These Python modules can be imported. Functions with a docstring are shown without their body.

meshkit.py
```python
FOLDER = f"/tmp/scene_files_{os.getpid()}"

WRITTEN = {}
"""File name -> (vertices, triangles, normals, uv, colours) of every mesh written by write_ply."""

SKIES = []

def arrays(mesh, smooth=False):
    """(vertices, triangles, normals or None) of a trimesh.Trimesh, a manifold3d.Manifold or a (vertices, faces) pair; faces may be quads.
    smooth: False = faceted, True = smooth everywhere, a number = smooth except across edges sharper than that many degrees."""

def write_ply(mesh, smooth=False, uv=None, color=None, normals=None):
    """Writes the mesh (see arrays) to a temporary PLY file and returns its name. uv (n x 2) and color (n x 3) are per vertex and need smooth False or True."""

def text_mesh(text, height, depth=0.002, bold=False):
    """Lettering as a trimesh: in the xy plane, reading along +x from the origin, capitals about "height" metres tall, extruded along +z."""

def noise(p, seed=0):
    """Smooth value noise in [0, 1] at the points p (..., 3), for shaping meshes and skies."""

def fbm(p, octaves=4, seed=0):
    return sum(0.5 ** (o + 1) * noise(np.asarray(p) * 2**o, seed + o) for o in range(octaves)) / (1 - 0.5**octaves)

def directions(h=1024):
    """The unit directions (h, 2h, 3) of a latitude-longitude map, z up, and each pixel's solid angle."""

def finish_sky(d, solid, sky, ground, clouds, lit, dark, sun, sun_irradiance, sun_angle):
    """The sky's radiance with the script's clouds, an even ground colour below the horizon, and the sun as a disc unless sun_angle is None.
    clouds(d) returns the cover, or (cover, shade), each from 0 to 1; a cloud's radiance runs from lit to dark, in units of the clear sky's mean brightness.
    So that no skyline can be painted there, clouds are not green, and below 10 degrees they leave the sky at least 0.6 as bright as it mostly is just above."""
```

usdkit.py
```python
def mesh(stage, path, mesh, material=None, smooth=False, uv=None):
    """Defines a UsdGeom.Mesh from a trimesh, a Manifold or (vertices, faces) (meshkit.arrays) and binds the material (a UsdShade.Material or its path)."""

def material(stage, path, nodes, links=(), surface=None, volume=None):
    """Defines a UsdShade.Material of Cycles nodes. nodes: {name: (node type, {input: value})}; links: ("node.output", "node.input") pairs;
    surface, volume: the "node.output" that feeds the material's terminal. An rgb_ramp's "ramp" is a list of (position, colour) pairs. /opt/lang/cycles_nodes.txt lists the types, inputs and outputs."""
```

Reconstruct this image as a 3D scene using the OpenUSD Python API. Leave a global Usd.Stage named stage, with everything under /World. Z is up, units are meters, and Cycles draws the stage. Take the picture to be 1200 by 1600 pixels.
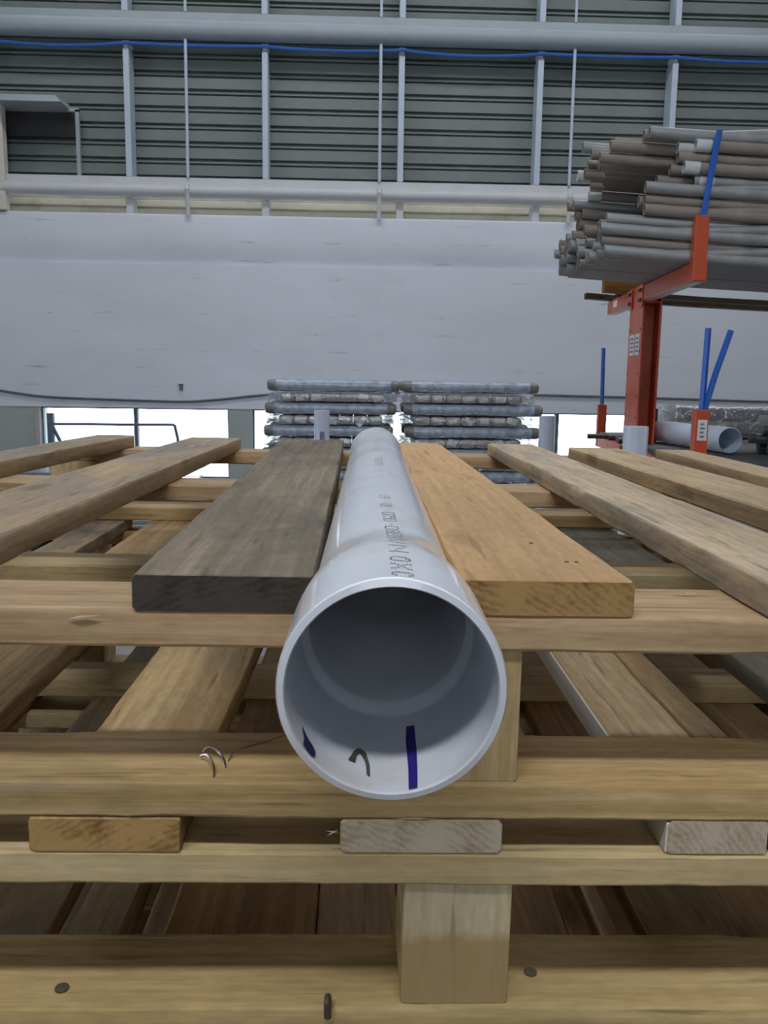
import math, random
import numpy as np, trimesh, usdkit
from pxr import Usd, UsdGeom, UsdLux, UsdShade, Gf, Sdf
from shapely.geometry import Polygon

stage = Usd.Stage.CreateInMemory()
UsdGeom.Xform.Define(stage, '/World'); UsdGeom.Scope.Define(stage, '/World/Looks')

# ------------------------------------------------------------------ camera, light, exposure
H = 1.6745                                   # lens height above the hall floor (m)
YAW, PITCH, ROLL, FPX = math.atan(44/1350), math.atan(208/1350), 0.0145, 1350.0
cam = UsdGeom.Camera.Define(stage, '/World/camera')
fw = np.array([math.sin(YAW)*math.cos(PITCH), math.cos(YAW)*math.cos(PITCH), -math.sin(PITCH)])
r0 = np.array([math.cos(YAW), -math.sin(YAW), 0.0]); u0 = np.cross(r0, fw)
R_ = math.cos(ROLL)*r0 + math.sin(ROLL)*u0; U_ = -math.sin(ROLL)*r0 + math.cos(ROLL)*u0
cam.AddTransformOp().Set(Gf.Matrix4d(*R_, 0, *U_, 0, *(-fw), 0, 0, 0, H, 1))
cam.CreateHorizontalApertureAttr(36.0); cam.CreateVerticalApertureAttr(48.0)
cam.CreateFocalLengthAttr(36.0*FPX/1200); cam.CreateClippingRangeAttr((0.02, 500.0))
cam.CreateFStopAttr(0.0)
cam.CreateExposureAttr(-0.8)

dome = UsdLux.DomeLight.Define(stage, '/World/sky')
dome.CreateIntensityAttr(2.6); dome.CreateColorAttr(Gf.Vec3f(0.93, 0.97, 1.06))

def area_light(name, x, y, w, h, radiance):     # area lamp under the closed roof, standing in for roof daylight
    l = UsdLux.RectLight.Define(stage, '/World/' + name)
    l.CreateWidthAttr(w); l.CreateHeightAttr(h); l.CreateIntensityAttr(radiance); l.CreateColorAttr(Gf.Vec3f(0.95, 0.98, 1.04))
    l.AddTranslateOp().Set(Gf.Vec3d(x, y, 7.38))
area_light('roof_light', -0.9, -2.1, 5.0, 0.5, 62.0)
area_light('roof_light_001', 0.5, 3.2, 9.0, 0.9, 2.5)  # added strip to help light the back wall, no such source seen
area_light('roof_light_002', 0.5, 7.2, 10.0, 0.9, 12.0)  # added near the back wall to brighten it, no such source seen

# ------------------------------------------------------------------ helpers
L = '/World/Looks/'
used = {}
def numbered(path):
    n = used.get(path, -1) + 1; used[path] = n
    return path if n == 0 else '%s_%03d' % (path, n)
def keys(p, label=None, cat=None, group=None, kind=None):
    for k, v in (('label', label), ('category', cat), ('group', group), ('kind', kind)):
        if v: p.SetCustomDataByKey(k, v)
    return p
def thing(name, label=None, cat=None, loc=(0, 0, 0), rot=(0, 0, 0), group=None, kind=None):
    x = UsdGeom.Xform.Define(stage, numbered('/World/' + name))
    x.AddTranslateOp().Set(Gf.Vec3d(*map(float, loc)))
    if any(rot): x.AddRotateXYZOp().Set(Gf.Vec3f(*map(float, rot)))
    return keys(x.GetPrim(), label, cat, group, kind)
def obj(name, mesh, mat, parent=None, label=None, cat=None, group=None, kind=None, smooth=30, loc=None, rot=None):
    base = str(parent.GetPath()) if parent else '/World'
    m = usdkit.mesh(stage, numbered(base + '/' + name), mesh, mat, smooth=smooth)
    if loc is not None: m.AddTranslateOp().Set(Gf.Vec3d(*map(float, loc)))
    if rot is not None: m.AddRotateXYZOp().Set(Gf.Vec3f(*map(float, rot)))
    return keys(m.GetPrim(), label, cat, group, kind)
def struct(name, mesh, mat, parent=None, smooth=30):
    return obj(name, mesh, mat, parent, kind=None if parent else 'structure', smooth=smooth)
def dup(src, loc, rot, label, group=None):
    was = src.GetCustomData()
    x = thing(src.GetName().rstrip('0123456789').rstrip('_'), label, was['category'], loc, rot, group)
    x.GetReferences().AddInternalReference(src.GetPath()); x.SetInstanceable(True)
    return x
cat_ = trimesh.util.concatenate
def bx(x0, x1, y0, y1, z0, z1):
    m = trimesh.creation.box((x1-x0, y1-y0, z1-z0)); m.apply_translation(((x0+x1)/2, (y0+y1)/2, (z0+z1)/2)); return m
def bevbox(x0, x1, y0, y1, z0, z1, b=0.003):
    pts = []
    for sx in (0, 1):
        for sy in (0, 1):
            for sz in (0, 1):
                c = np.array([x1 if sx else x0, y1 if sy else y0, z1 if sz else z0], float)
                d = np.array([-b if sx else b, -b if sy else b, -b if sz else b])
                for k in range(3):
                    e = d.copy(); e[k] = 0; pts.append(c + e)
    return trimesh.convex.convex_hull(np.array(pts))
def grid_faces(n, m, wrap=True):
    f = []
    for i in range(n-1):
        for j in range(m if wrap else m-1):
            a, b = i*m+j, i*m+(j+1) % m; c, d = (i+1)*m+(j+1) % m, (i+1)*m+j
            f += [[a, b, c], [a, c, d]]
    return f
def loft(rings, caps=True):
    rings = np.asarray(rings, float); n, m = rings.shape[:2]
    v = rings.reshape(-1, 3).tolist(); f = grid_faces(n, m)
    if caps:
        for i, flip in ((0, True), (n-1, False)):
            o = len(v); v += rings[i].tolist(); c = len(v); v.append(rings[i].mean(0).tolist())
            for j in range(m):
                a, b = o+j, o+(j+1) % m
                f.append([c, b, a] if flip else [c, a, b])
    return trimesh.Trimesh(v, f, process=False)
def sweep(pts, r, sides=8, caps=True):
    p = np.asarray(pts, float); t = np.gradient(p, axis=0); t /= np.linalg.norm(t, axis=1, keepdims=True)
    ref = np.array([0, 0, 1.0]) if abs(t[0][2]) < 0.9 else np.array([1.0, 0, 0])
    rr = np.broadcast_to(r, (len(p),)); rings = []
    for k in range(len(p)):
        a = np.cross(t[k], ref); a /= np.linalg.norm(a); b = np.cross(t[k], a)
        rings.append([p[k] + rr[k]*(math.cos(q)*a + math.sin(q)*b) for q in np.arange(sides)*2*math.pi/sides])
    return loft(rings, caps)
def lathe(profile, axis_pts, sides=48):
    """profile: (s, r) list along the axis from point P in direction D."""
    P, D = np.asarray(axis_pts[0], float), np.asarray(axis_pts[1], float); D = D/np.linalg.norm(D)
    ref = np.array([0, 0, 1.0]) if abs(D[2]) < 0.9 else np.array([1.0, 0, 0])
    a = np.cross(D, ref); a /= np.linalg.norm(a); b = np.cross(a, D)
    rings = [[P + D*s + r*(math.cos(q)*a + math.sin(q)*b) for q in np.arange(sides)*2*math.pi/sides] for s, r in profile]
    return rings
def lathe_mesh(profile, P, D, sides=48, closed=True):
    rings = np.asarray(lathe(profile, (P, D), sides)); n, m = rings.shape[:2]
    f = grid_faces(n, m)
    if closed:
        for j in range(m):
            a, b = (n-1)*m+j, (n-1)*m+(j+1) % m; f += [[a, b, (j+1) % m], [a, (j+1) % m, j]]
    t = trimesh.Trimesh(rings.reshape(-1, 3), f, process=False); t.fix_normals(); return t
def extrude_x(prof, x0, x1):
    """prof: closed outline of (y, z) points, pushed along x."""
    m = trimesh.creation.extrude_polygon(Polygon(prof), x1-x0)
    v = m.vertices.copy(); m.vertices = np.stack([v[:, 2]+x0, v[:, 0], v[:, 1]], 1); m.fix_normals(); return m

# ------------------------------------------------------------------ materials
def simple(name, col, rough=0.6, metal=0.0, spec=0.5, var=0.12, scale=6.0, bump=0.0, bscale=60.0, dirt=None):
    """paint, metal or plastic with mottled tone, optional dirt (colour, amount, scale) and fine relief"""
    c = np.array(col, float)
    n = {'tc': ('texture_coordinate', {}), 'n': ('noise_texture', {'scale': scale, 'detail': 5.0, 'roughness': 0.6}),
         'r': ('rgb_ramp', {'ramp': [(0.25, tuple(c*(1-var))), (0.75, tuple(np.minimum(c*(1+var), 1)))]}),
         'p': ('principled_bsdf', {'roughness': rough, 'metallic': metal, 'specular_ior_level': spec})}
    l = [('tc.object', 'n.vector'), ('n.fac', 'r.fac')]
    out = 'r.color'
    if dirt:
        dc, amt, ds = dirt
        n['n2'] = ('noise_texture', {'scale': ds, 'detail': 6.0, 'roughness': 0.65}); l.append(('tc.object', 'n2.vector'))
        n['m2'] = ('map_range', {'from_min': 0.5, 'from_max': 0.72, 'to_min': 0.0, 'to_max': amt, 'clamp': True}); l.append(('n2.fac', 'm2.value'))
        n['x2'] = ('mix', {'color2': dc}); l += [('m2.result', 'x2.fac'), (out, 'x2.color1')]; out = 'x2.color'
    l.append((out, 'p.base_color'))
    if bump:
        n['nb'] = ('noise_texture', {'scale': bscale, 'detail': 4.0}); n['b'] = ('bump', {'strength': bump, 'distance': 0.003})
        l += [('tc.object', 'nb.vector'), ('nb.fac', 'b.height'), ('b.normal', 'p.normal')]
    return usdkit.material(stage, L+name, n, l, surface='p.BSDF')

def wood(name, dark, base, light, axis, stain=(0.05, 0.05, 0.05), stain_amt=0.25, top_only=False, crack=0.5, band=None, end=None, off=0.0, knots=0.7, rough=0.75, stain_lo=0.5, bump=0.5):
    """sawn timber: grain along axis ('x','y' or 'z'), weather stains, knots, and end grain on the sawn ends"""
    i = 'xyz'.index(axis)
    s1, s2, s3 = [80.0]*3, [9.0]*3, [13.0]*3; s1[i], s2[i], s3[i] = 2.2, 3.4, 4.5
    s4 = [0.9]*3; s4[i] = 0.22
    s5 = [120.0]*3; s5[i] = 9.0
    end = end or (tuple(np.array(dark)*0.8), tuple(np.array(base)*0.85))
    n = {'tc': ('texture_coordinate', {}),
         'm1': ('mapping', {'scale': s1, 'location': (off, off*1.7, off*0.6)}), 'm2': ('mapping', {'scale': s2, 'location': (off*3.1, off, off*2.3)}),
         'm3': ('mapping', {'scale': s3, 'location': (off*1.3, off*2.9, off)}),
         'n1': ('noise_texture', {'scale': 1.6, 'detail': 7.0, 'roughness': 0.62, 'distortion': 0.35}),
         'r1': ('rgb_ramp', {'ramp': [(0.22, dark), (0.5, base), (0.78, light)]}),
         'n2': ('noise_texture', {'scale': 1.3, 'detail': 6.0, 'roughness': 0.65, 'distortion': 0.6}),
         'q2': ('map_range', {'from_min': stain_lo, 'from_max': stain_lo+0.2, 'to_min': 0.0, 'to_max': stain_amt, 'clamp': True}),
         'x2': ('mix', {'color2': stain}),
         'n5': ('noise_texture', {'scale': 0.55, 'detail': 3.0}), 'q5': ('map_range', {'from_min': 0.3, 'from_max': 0.7, 'to_min': 0.70, 'to_max': 1.18, 'clamp': True}),
         'x5': ('mix', {'mix_type': 'multiply', 'fac': 1.0}), 'c5': ('combine_color', {}),
         'v': ('voronoi_texture', {'scale': 1.0}), 'q3': ('map_range', {'from_min': 0.09, 'from_max': 0.19, 'to_min': knots, 'to_max': 0.0, 'clamp': True}),
         'x3': ('mix', {'color2': tuple(np.array(dark)*0.45)}),
         'g': ('geometry', {}), 'sx': ('separate_xyz', {}), 'ab': ('math', {'math_type': 'absolute'}), 'gt': ('math', {'math_type': 'greater_than', 'value2': 0.75}),
         'we': ('wave_texture', {'wave_type': 'rings', 'rings_direction': axis, 'scale': 75.0, 'distortion': 7.0, 'detail': 3.0, 'detail_scale': 1.2}),
         'me': ('mapping', {'location': (0.03+off*0.01, 0.02, 0.09)}),
         'ne': ('noise_texture', {'scale': 42.0, 'detail': 6.0, 'roughness': 0.7}), 'xe': ('mix', {'fac': 0.93}),
         're': ('rgb_ramp', {'ramp': [(0.36, end[0]), (0.52, end[1]), (0.8, tuple(np.array(end[1])*1.12))]}), 'x4': ('mix', {}),
         'ns': ('noise_texture', {'scale': 260.0, 'detail': 2.0}), 'ms': ('mapping', {'scale': s4}), 'qs': ('map_range', {'from_min': 0.3, 'from_max': 0.7, 'to_min': 0.90, 'to_max': 1.09, 'clamp': True}), 'cs': ('combine_color', {}), 'xs': ('mix', {'mix_type': 'multiply', 'fac': 1.0}),
         'mc': ('mapping', {'scale': s5, 'location': (off, off*2, off*3)}), 'nc': ('noise_texture', {'scale': 1.0, 'detail': 3.0, 'roughness': 0.55}), 'qc': ('map_range', {'from_min': 0.615, 'from_max': 0.69, 'to_min': 0.0, 'to_max': crack, 'clamp': True}), 'xc': ('mix', {'color2': tuple(np.array(dark)*0.4)}),
         'tz': ('math', {'math_type': 'greater_than', 'value2': 0.6 if top_only else -2.0}), 'tm': ('math', {'math_type': 'multiply'}),
         'p': ('principled_bsdf', {'roughness': rough, 'specular_ior_level': 0.3}), 'b': ('bump', {'strength': bump, 'distance': 0.0012})}
    l = [('tc.object', 'm1.vector'), ('tc.object', 'm2.vector'), ('tc.object', 'm3.vector'), ('m1.vector', 'n1.vector'), ('n1.fac', 'r1.fac'),
         ('m2.vector', 'n2.vector'), ('n2.fac', 'q2.value'), ('sx.z', 'tz.value1'), ('q2.result', 'tm.value1'), ('tz.value', 'tm.value2'), ('tm.value', 'x2.fac'), ('r1.color', 'x2.color1'),
         ('m2.vector', 'n5.vector'), ('n5.fac', 'q5.value'), ('q5.result', 'c5.r'), ('q5.result', 'c5.g'), ('q5.result', 'c5.b'), ('x2.color', 'x5.color1'), ('c5.color', 'x5.color2'),
         ('m3.vector', 'v.vector'), ('v.distance', 'q3.value'), ('q3.result', 'x3.fac'), ('x5.color', 'x3.color1'),
         ('g.normal', 'sx.vector'), ('sx.'+axis, 'ab.value1'), ('ab.value', 'gt.value1'),
         ('tc.object', 'me.vector'), ('me.vector', 'we.vector'), ('tc.object', 'ne.vector'), ('we.color', 'xe.color1'), ('ne.color', 'xe.color2'), ('xe.color', 're.fac'),
         ('gt.value', 'x4.fac'), ('tc.object', 'ms.vector'), ('ms.vector', 'ns.vector'), ('ns.fac', 'qs.value'), ('qs.result', 'cs.r'), ('qs.result', 'cs.g'), ('qs.result', 'cs.b'), ('x3.color', 'xs.color1'), ('cs.color', 'xs.color2'), ('tc.object', 'mc.vector'), ('mc.vector', 'nc.vector'), ('nc.fac', 'qc.value'), ('qc.result', 'xc.fac'), ('xs.color', 'xc.color1'), ('xc.color', 'x4.color1'), ('re.color', 'x4.color2'), ('x4.color', 'p.base_color'),
         ('n1.fac', 'b.height'), ('b.normal', 'p.normal')]
    if band:                                  # heartwood below a wavering line
        n['zb'] = ('separate_xyz', {}); n['nz'] = ('noise_texture', {'scale': 40.0, 'detail': 3.0}); n['za'] = ('math', {'math_type': 'multiply_add', 'value2': 0.02})
        n['qz'] = ('map_range', {'from_min': band[0]+0.006, 'from_max': band[0]+0.014, 'to_min': 0.8, 'to_max': 0.0, 'clamp': True}); n['xz'] = ('mix', {'color2': band[1]})
        l = [q for q in l if q[1] != 'p.base_color'] + [('tc.object', 'zb.vector'), ('tc.object', 'nz.vector'), ('nz.fac', 'za.value1'), ('zb.z', 'za.value3'), ('za.value', 'qz.value'), ('qz.result', 'xz.fac'), ('x4.color', 'xz.color1'), ('xz.color', 'p.base_color')]
    l = [q for q in l if q[0] != 'xe.color'] + [('xe.color', 'bw.color'), ('bw.val', 're.fac')]
    n['bw'] = ('rgb_to_bw', {})
    return usdkit.material(stage, L+name, n, l, surface='p.BSDF')

W = {}
W['L'] = wood('wood_dark_weathered', (0.13, 0.10, 0.06), (0.235, 0.185, 0.12), (0.38, 0.305, 0.205), 'y', (0.10, 0.092, 0.066), 0.7, end=((0.03, 0.025, 0.019), (0.068, 0.056, 0.044)), off=1.3, knots=0.5, stain_lo=0.44)
W['R'] = wood('wood_orange_planed', (0.42, 0.24, 0.085), (0.52, 0.31, 0.12), (0.60, 0.37, 0.17), 'y', (0.36, 0.22, 0.09), 0.35, end=((0.20, 0.105, 0.03), (0.42, 0.26, 0.10)), off=2.9, knots=0.4, stain_lo=0.54, bump=0.25, rough=0.62)
W['grey'] = wood('wood_grey_weathered', (0.30, 0.20, 0.10), (0.42, 0.30, 0.165), (0.52, 0.40, 0.25), 'y', (0.215, 0.20, 0.175), 0.85, top_only=True, off=4.7, knots=0.6, stain_lo=0.40)
W['pale'] = wood('wood_pale_stained', (0.38, 0.27, 0.145), (0.52, 0.40, 0.25), (0.62, 0.51, 0.36), 'y', (0.20, 0.20, 0.19), 0.8, off=6.1, knots=0.6, stain_lo=0.475, end=((0.34, 0.27, 0.17), (0.55, 0.47, 0.34)))
W['pale2'] = wood('wood_pale_clean', (0.36, 0.25, 0.12), (0.49, 0.355, 0.20), (0.58, 0.45, 0.29), 'y', (0.25, 0.23, 0.19), 0.4, off=8.4, knots=0.6, stain_lo=0.53, end=((0.34, 0.27, 0.17), (0.55, 0.47, 0.34)))
W['yel'] = wood('wood_yellow_deck', (0.27, 0.165, 0.062), (0.40, 0.265, 0.12), (0.52, 0.38, 0.20), 'y', (0.13, 0.115, 0.08), 0.55, off=3.3, knots=0.5, stain_lo=0.5, end=((0.19, 0.10, 0.03), (0.44, 0.27, 0.10)))
W['green'] = wood('wood_greenish_grey', (0.14, 0.13, 0.095), (0.215, 0.205, 0.155), (0.29, 0.28, 0.22), 'y', (0.10, 0.10, 0.08), 0.5, off=5.3, knots=0.3)
W['A'] = wood('wood_warm_cross', (0.31, 0.19, 0.085), (0.44, 0.295, 0.155), (0.54, 0.40, 0.24), 'x', (0.17, 0.12, 0.07), 0.5, off=7.7, knots=0.55, stain_lo=0.55)
W['B'] = wood('wood_tan_cross', (0.34, 0.21, 0.072), (0.47, 0.32, 0.138), (0.58, 0.44, 0.25), 'x', (0.20, 0.16, 0.09), 0.5, off=9.2, knots=0.6, stain_lo=0.56)
W['D'] = wood('wood_fresh_pale_cross', (0.46, 0.335, 0.15), (0.55, 0.42, 0.215), (0.62, 0.50, 0.30), 'x', (0.36, 0.26, 0.12), 0.3, off=10.8, knots=0.25, stain_lo=0.56, bump=0.3)
W['E'] = wood('wood_yellow_cross', (0.39, 0.27, 0.105), (0.49, 0.355, 0.155), (0.60, 0.46, 0.24), 'x', (0.30, 0.2, 0.08), 0.35, off=12.1, knots=0.5, stain_lo=0.55, bump=0.3)
W['blk'] = wood('wood_block', (0.33, 0.22, 0.09), (0.49, 0.36, 0.18), (0.58, 0.46, 0.28), 'z', (0.28, 0.17, 0.06), 0.6, off=13.7, knots=0.0, stain_lo=0.46)
W['blk2'] = wood('wood_block_two_tone', (0.46, 0.36, 0.20), (0.56, 0.46, 0.28), (0.62, 0.53, 0.36), 'z', (0.40, 0.32, 0.2), 0.4, off=14.1, knots=0.0, band=(0.066, (0.40, 0.27, 0.105)))
W['timber'] = wood('wood_orange_timber', (0.16, 0.07, 0.015), (0.30, 0.14, 0.03), (0.42, 0.22, 0.06), 'x', off=15.0)
W['tdark'] = wood('wood_dark_timber', (0.03, 0.022, 0.015), (0.06, 0.042, 0.028), (0.10, 0.07, 0.045), 'x', off=16.0)
pvc = simple('pvc_white', (0.72, 0.76, 0.82), 0.12, var=0.04, scale=14, dirt=((0.55, 0.50, 0.45), 0.85, 9.0))
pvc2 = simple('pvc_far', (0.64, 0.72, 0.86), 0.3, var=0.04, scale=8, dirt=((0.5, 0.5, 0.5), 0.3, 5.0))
ink = simple('ink_grey', (0.20, 0.195, 0.22), 0.6, var=0.3, scale=300)
blue_ink = simple('marker_blue', (0.025, 0.015, 0.20), 0.5, var=0.1)
dark_ink = simple('marker_navy', (0.02, 0.012, 0.085), 0.5, var=0.1)
brown_ink = simple('marker_brown', (0.09, 0.085, 0.07), 0.5, var=0.4, scale=200)
steel = simple('bare_steel', (0.55, 0.53, 0.50), 0.22, 1.0, var=0.15, scale=200)
rusty = simple('nail_rust', (0.13, 0.10, 0.065), 0.5, 0.6, var=0.4, scale=300)
orange = simple('orange_paint', (0.60, 0.085, 0.022), 0.38, var=0.12, scale=9, dirt=((0.36, 0.08, 0.03), 0.5, 7.0))
orange_in = simple('arm_underside', (0.45, 0.40, 0.40), 0.5, var=0.1)
blue = simple('blue_paint', (0.016, 0.13, 0.56), 0.4, var=0.12, scale=12)
maroon = simple('maroon_bracket', (0.07, 0.015, 0.015), 0.5)
whitewall = None

def wall_paint(name, col, streak, top=False):
    """limewashed blockwork: horizontal grime lines along the bed joints, soft mottling"""
    n = {'g': ('geometry', {}), 'm1': ('mapping', {'scale': (1.1, 1.0, 9.0)}), 'm2': ('mapping', {'scale': (0.5, 0.5, 1.3)}),
         'n1': ('noise_texture', {'scale': 2.4, 'detail': 8.0, 'roughness': 0.7, 'distortion': 0.4}), 'n2': ('noise_texture', {'scale': 1.2, 'detail': 5.0}),
         's': ('separate_xyz', {}), 'add': ('math', {'math_type': 'add', 'value2': 0.03}), 'dv': ('math', {'math_type': 'divide', 'value2': 0.2}), 'fr': ('math', {'math_type': 'fraction'}),
         'jl': ('map_range', {'from_min': 0.0, 'from_max': 0.24, 'range_type': 'smoothstep', 'to_min': 1.0, 'to_max': 0.0, 'clamp': True}),
         'jn': ('map_range', {'from_min': 0.56, 'from_max': 0.68, 'to_min': 0.0, 'to_max': 0.85, 'clamp': True}),
         'mm': ('math', {'math_type': 'multiply'}),
         'n3': ('noise_texture', {'scale': 26.0, 'detail': 5.0, 'roughness': 0.7}), 'q3': ('map_range', {'from_min': 0.70, 'from_max': 0.78, 'to_min': 0.0, 'to_max': 0.5, 'clamp': True}),
         'r': ('rgb_ramp', {'ramp': [(0.3, tuple(np.array(col)*0.92)), (0.7, tuple(np.array(col)*1.05))]}), 'x': ('mix', {'color2': streak}), 'x3': ('mix', {'color2': streak}),
         'wob': ('noise_texture', {'scale': 1.1, 'detail': 3.0}), 'wm': ('math', {'math_type': 'multiply', 'value2': 0.045}), 'wa': ('math', {'math_type': 'add'}),
         'p': ('principled_bsdf', {'roughness': 0.85, 'specular_ior_level': 0.2}), 'b': ('bump', {'strength': 0.2, 'distance': 0.006}), 'ba': ('math', {'math_type': 'subtract'})}
    l = [('g.position', 'm1.vector'), ('g.position', 'm2.vector'), ('m1.vector', 'n1.vector'), ('m2.vector', 'n2.vector'), ('n2.fac', 'r.fac'),
         ('g.position', 's.vector'), ('g.position', 'wob.vector'), ('wob.fac', 'wm.value1'), ('s.z', 'wa.value1'), ('wm.value', 'wa.value2'), ('wa.value', 'add.value1'), ('add.value', 'dv.value1'), ('dv.value', 'fr.value1'), ('fr.value', 'jl.value'),
         ('n1.fac', 'jn.value'), ('jl.result', 'mm.value1'), ('jn.result', 'mm.value2'), ('mm.value', 'x.fac'), ('r.color', 'x.color1'),
         ('g.position', 'n3.vector'), ('n3.fac', 'q3.value'), ('q3.result', 'x3.fac'), ('x.color', 'x3.color1'), ('x3.color', 'p.base_color'),
         ('n1.fac', 'ba.value1'), ('mm.value', 'ba.value2'), ('ba.value', 'b.height'), ('b.normal', 'p.normal')]
    return usdkit.material(stage, L+name, n, l, surface='p.BSDF')
whitewall = wall_paint('limewash_white', (0.72, 0.76, 0.82), (0.40, 0.37, 0.35))
greywall = wall_paint('pier_grey_green', (0.42, 0.455, 0.44), (0.22, 0.22, 0.2))
clad = simple('cladding_grey_green', (0.20, 0.235, 0.225), 0.5, var=0.08, scale=3)
cream = simple('cladding_cream', (0.80, 0.77, 0.63), 0.6, var=0.08, scale=3, dirt=((0.4, 0.36, 0.22), 0.5, 3.0))
girt = simple('girt_paint', (0.36, 0.415, 0.455), 0.45, var=0.06, scale=2, dirt=((0.28, 0.30, 0.29), 0.5, 2.0))
girt_lo = simple('girt_paint_pale', (0.60, 0.62, 0.64), 0.45, var=0.06, scale=2, dirt=((0.45, 0.44, 0.4), 0.4, 2.0))
post_m = simple('post_blue_grey', (0.52, 0.60, 0.70), 0.4, var=0.06)
concrete = simple('concrete', (0.22, 0.215, 0.205), 0.8, var=0.15, scale=2, bump=0.2)
outside = simple('yard_concrete', (0.62, 0.62, 0.60), 0.9, var=0.08)
shell = simple('hall_lining', (0.20, 0.21, 0.215), 0.7, var=0.06, scale=1)
rope_m = simple('blue_rope', (0.03, 0.14, 0.50), 0.6)
cable_m = simple('cable_dark', (0.12, 0.13, 0.14), 0.6)
dark_m = simple('dark_void_shade', (0.03, 0.03, 0.032), 0.5)
frame_m = simple('frame_blue_grey', (0.10, 0.14, 0.20), 0.5)
tube_g = simple('tube_galvanised', (0.37, 0.40, 0.41), 0.42, 0.25, var=0.15, scale=7, dirt=((0.22, 0.21, 0.19), 0.5, 6.0))
tube_t = simple('tube_taupe', (0.31, 0.275, 0.24), 0.5, 0.0, var=0.15, scale=7, dirt=((0.20, 0.17, 0.145), 0.5, 6.0))
tube_d = simple('tube_dark', (0.09, 0.095, 0.10), 0.4, 0.4, var=0.2)
cap_m = simple('cap_white', (0.62, 0.66, 0.66), 0.4)
label_m = simple('label_white', (0.75, 0.77, 0.80), 0.5, var=0.03)
print_m = simple('label_print', (0.22, 0.23, 0.25), 0.6)
roll_m = simple('roll_film_blue_grey', (0.38, 0.46, 0.57), 0.14, var=0.3, scale=16, bump=1.0, bscale=22, dirt=((0.13, 0.13, 0.135), 0.6, 9.0))
rolld_m = simple('roll_end_dark', (0.20, 0.195, 0.19), 0.3, var=0.3, scale=20, bump=0.8, bscale=40)
brown_m = simple('brown_roll', (0.34, 0.315, 0.285), 0.6, var=0.25, scale=14)
bar_m = simple('bar_bluish', (0.35, 0.43, 0.50), 0.3, 0.6, var=0.2)
def film(name, white, trans, rough=0.14):
    n = {'tc': ('texture_coordinate', {}), 'n': ('noise_texture', {'scale': 22.0, 'detail': 4.0, 'distortion': 0.8}), 'b': ('bump', {'strength': 0.9, 'distance': 0.012}),
         'g': ('glossy_bsdf', {'roughness': rough, 'color': (0.9, 0.92, 0.95)}), 't': ('transparent_bsdf', {'color': (0.93, 0.95, 0.97)}),
         'd': ('principled_bsdf', {'base_color': (0.72, 0.75, 0.8), 'roughness': 0.4}), 'tl': ('translucent_bsdf', {'color': (0.75, 0.78, 0.82)}), 'dd': ('mix_closure', {'fac': 0.5}),
         'x1': ('mix_closure', {'fac': white}), 'x2': ('mix_closure', {'fac': trans})}
    l = [('tc.object', 'n.vector'), ('n.fac', 'b.height'), ('b.normal', 'g.normal'), ('b.normal', 'd.normal'), ('d.BSDF', 'dd.closure1'), ('tl.BSDF', 'dd.closure2'),
         ('g.BSDF', 'x1.closure1'), ('dd.closure', 'x1.closure2'), ('x1.closure', 'x2.closure1'), ('t.BSDF', 'x2.closure2')]
    return usdkit.material(stage, L+name, n, l, surface='x2.closure')
film_m = film('stretch_film', 0.38, 0.68)
flare_m = film('stretch_film_crumpled', 0.75, 0.40)
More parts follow.
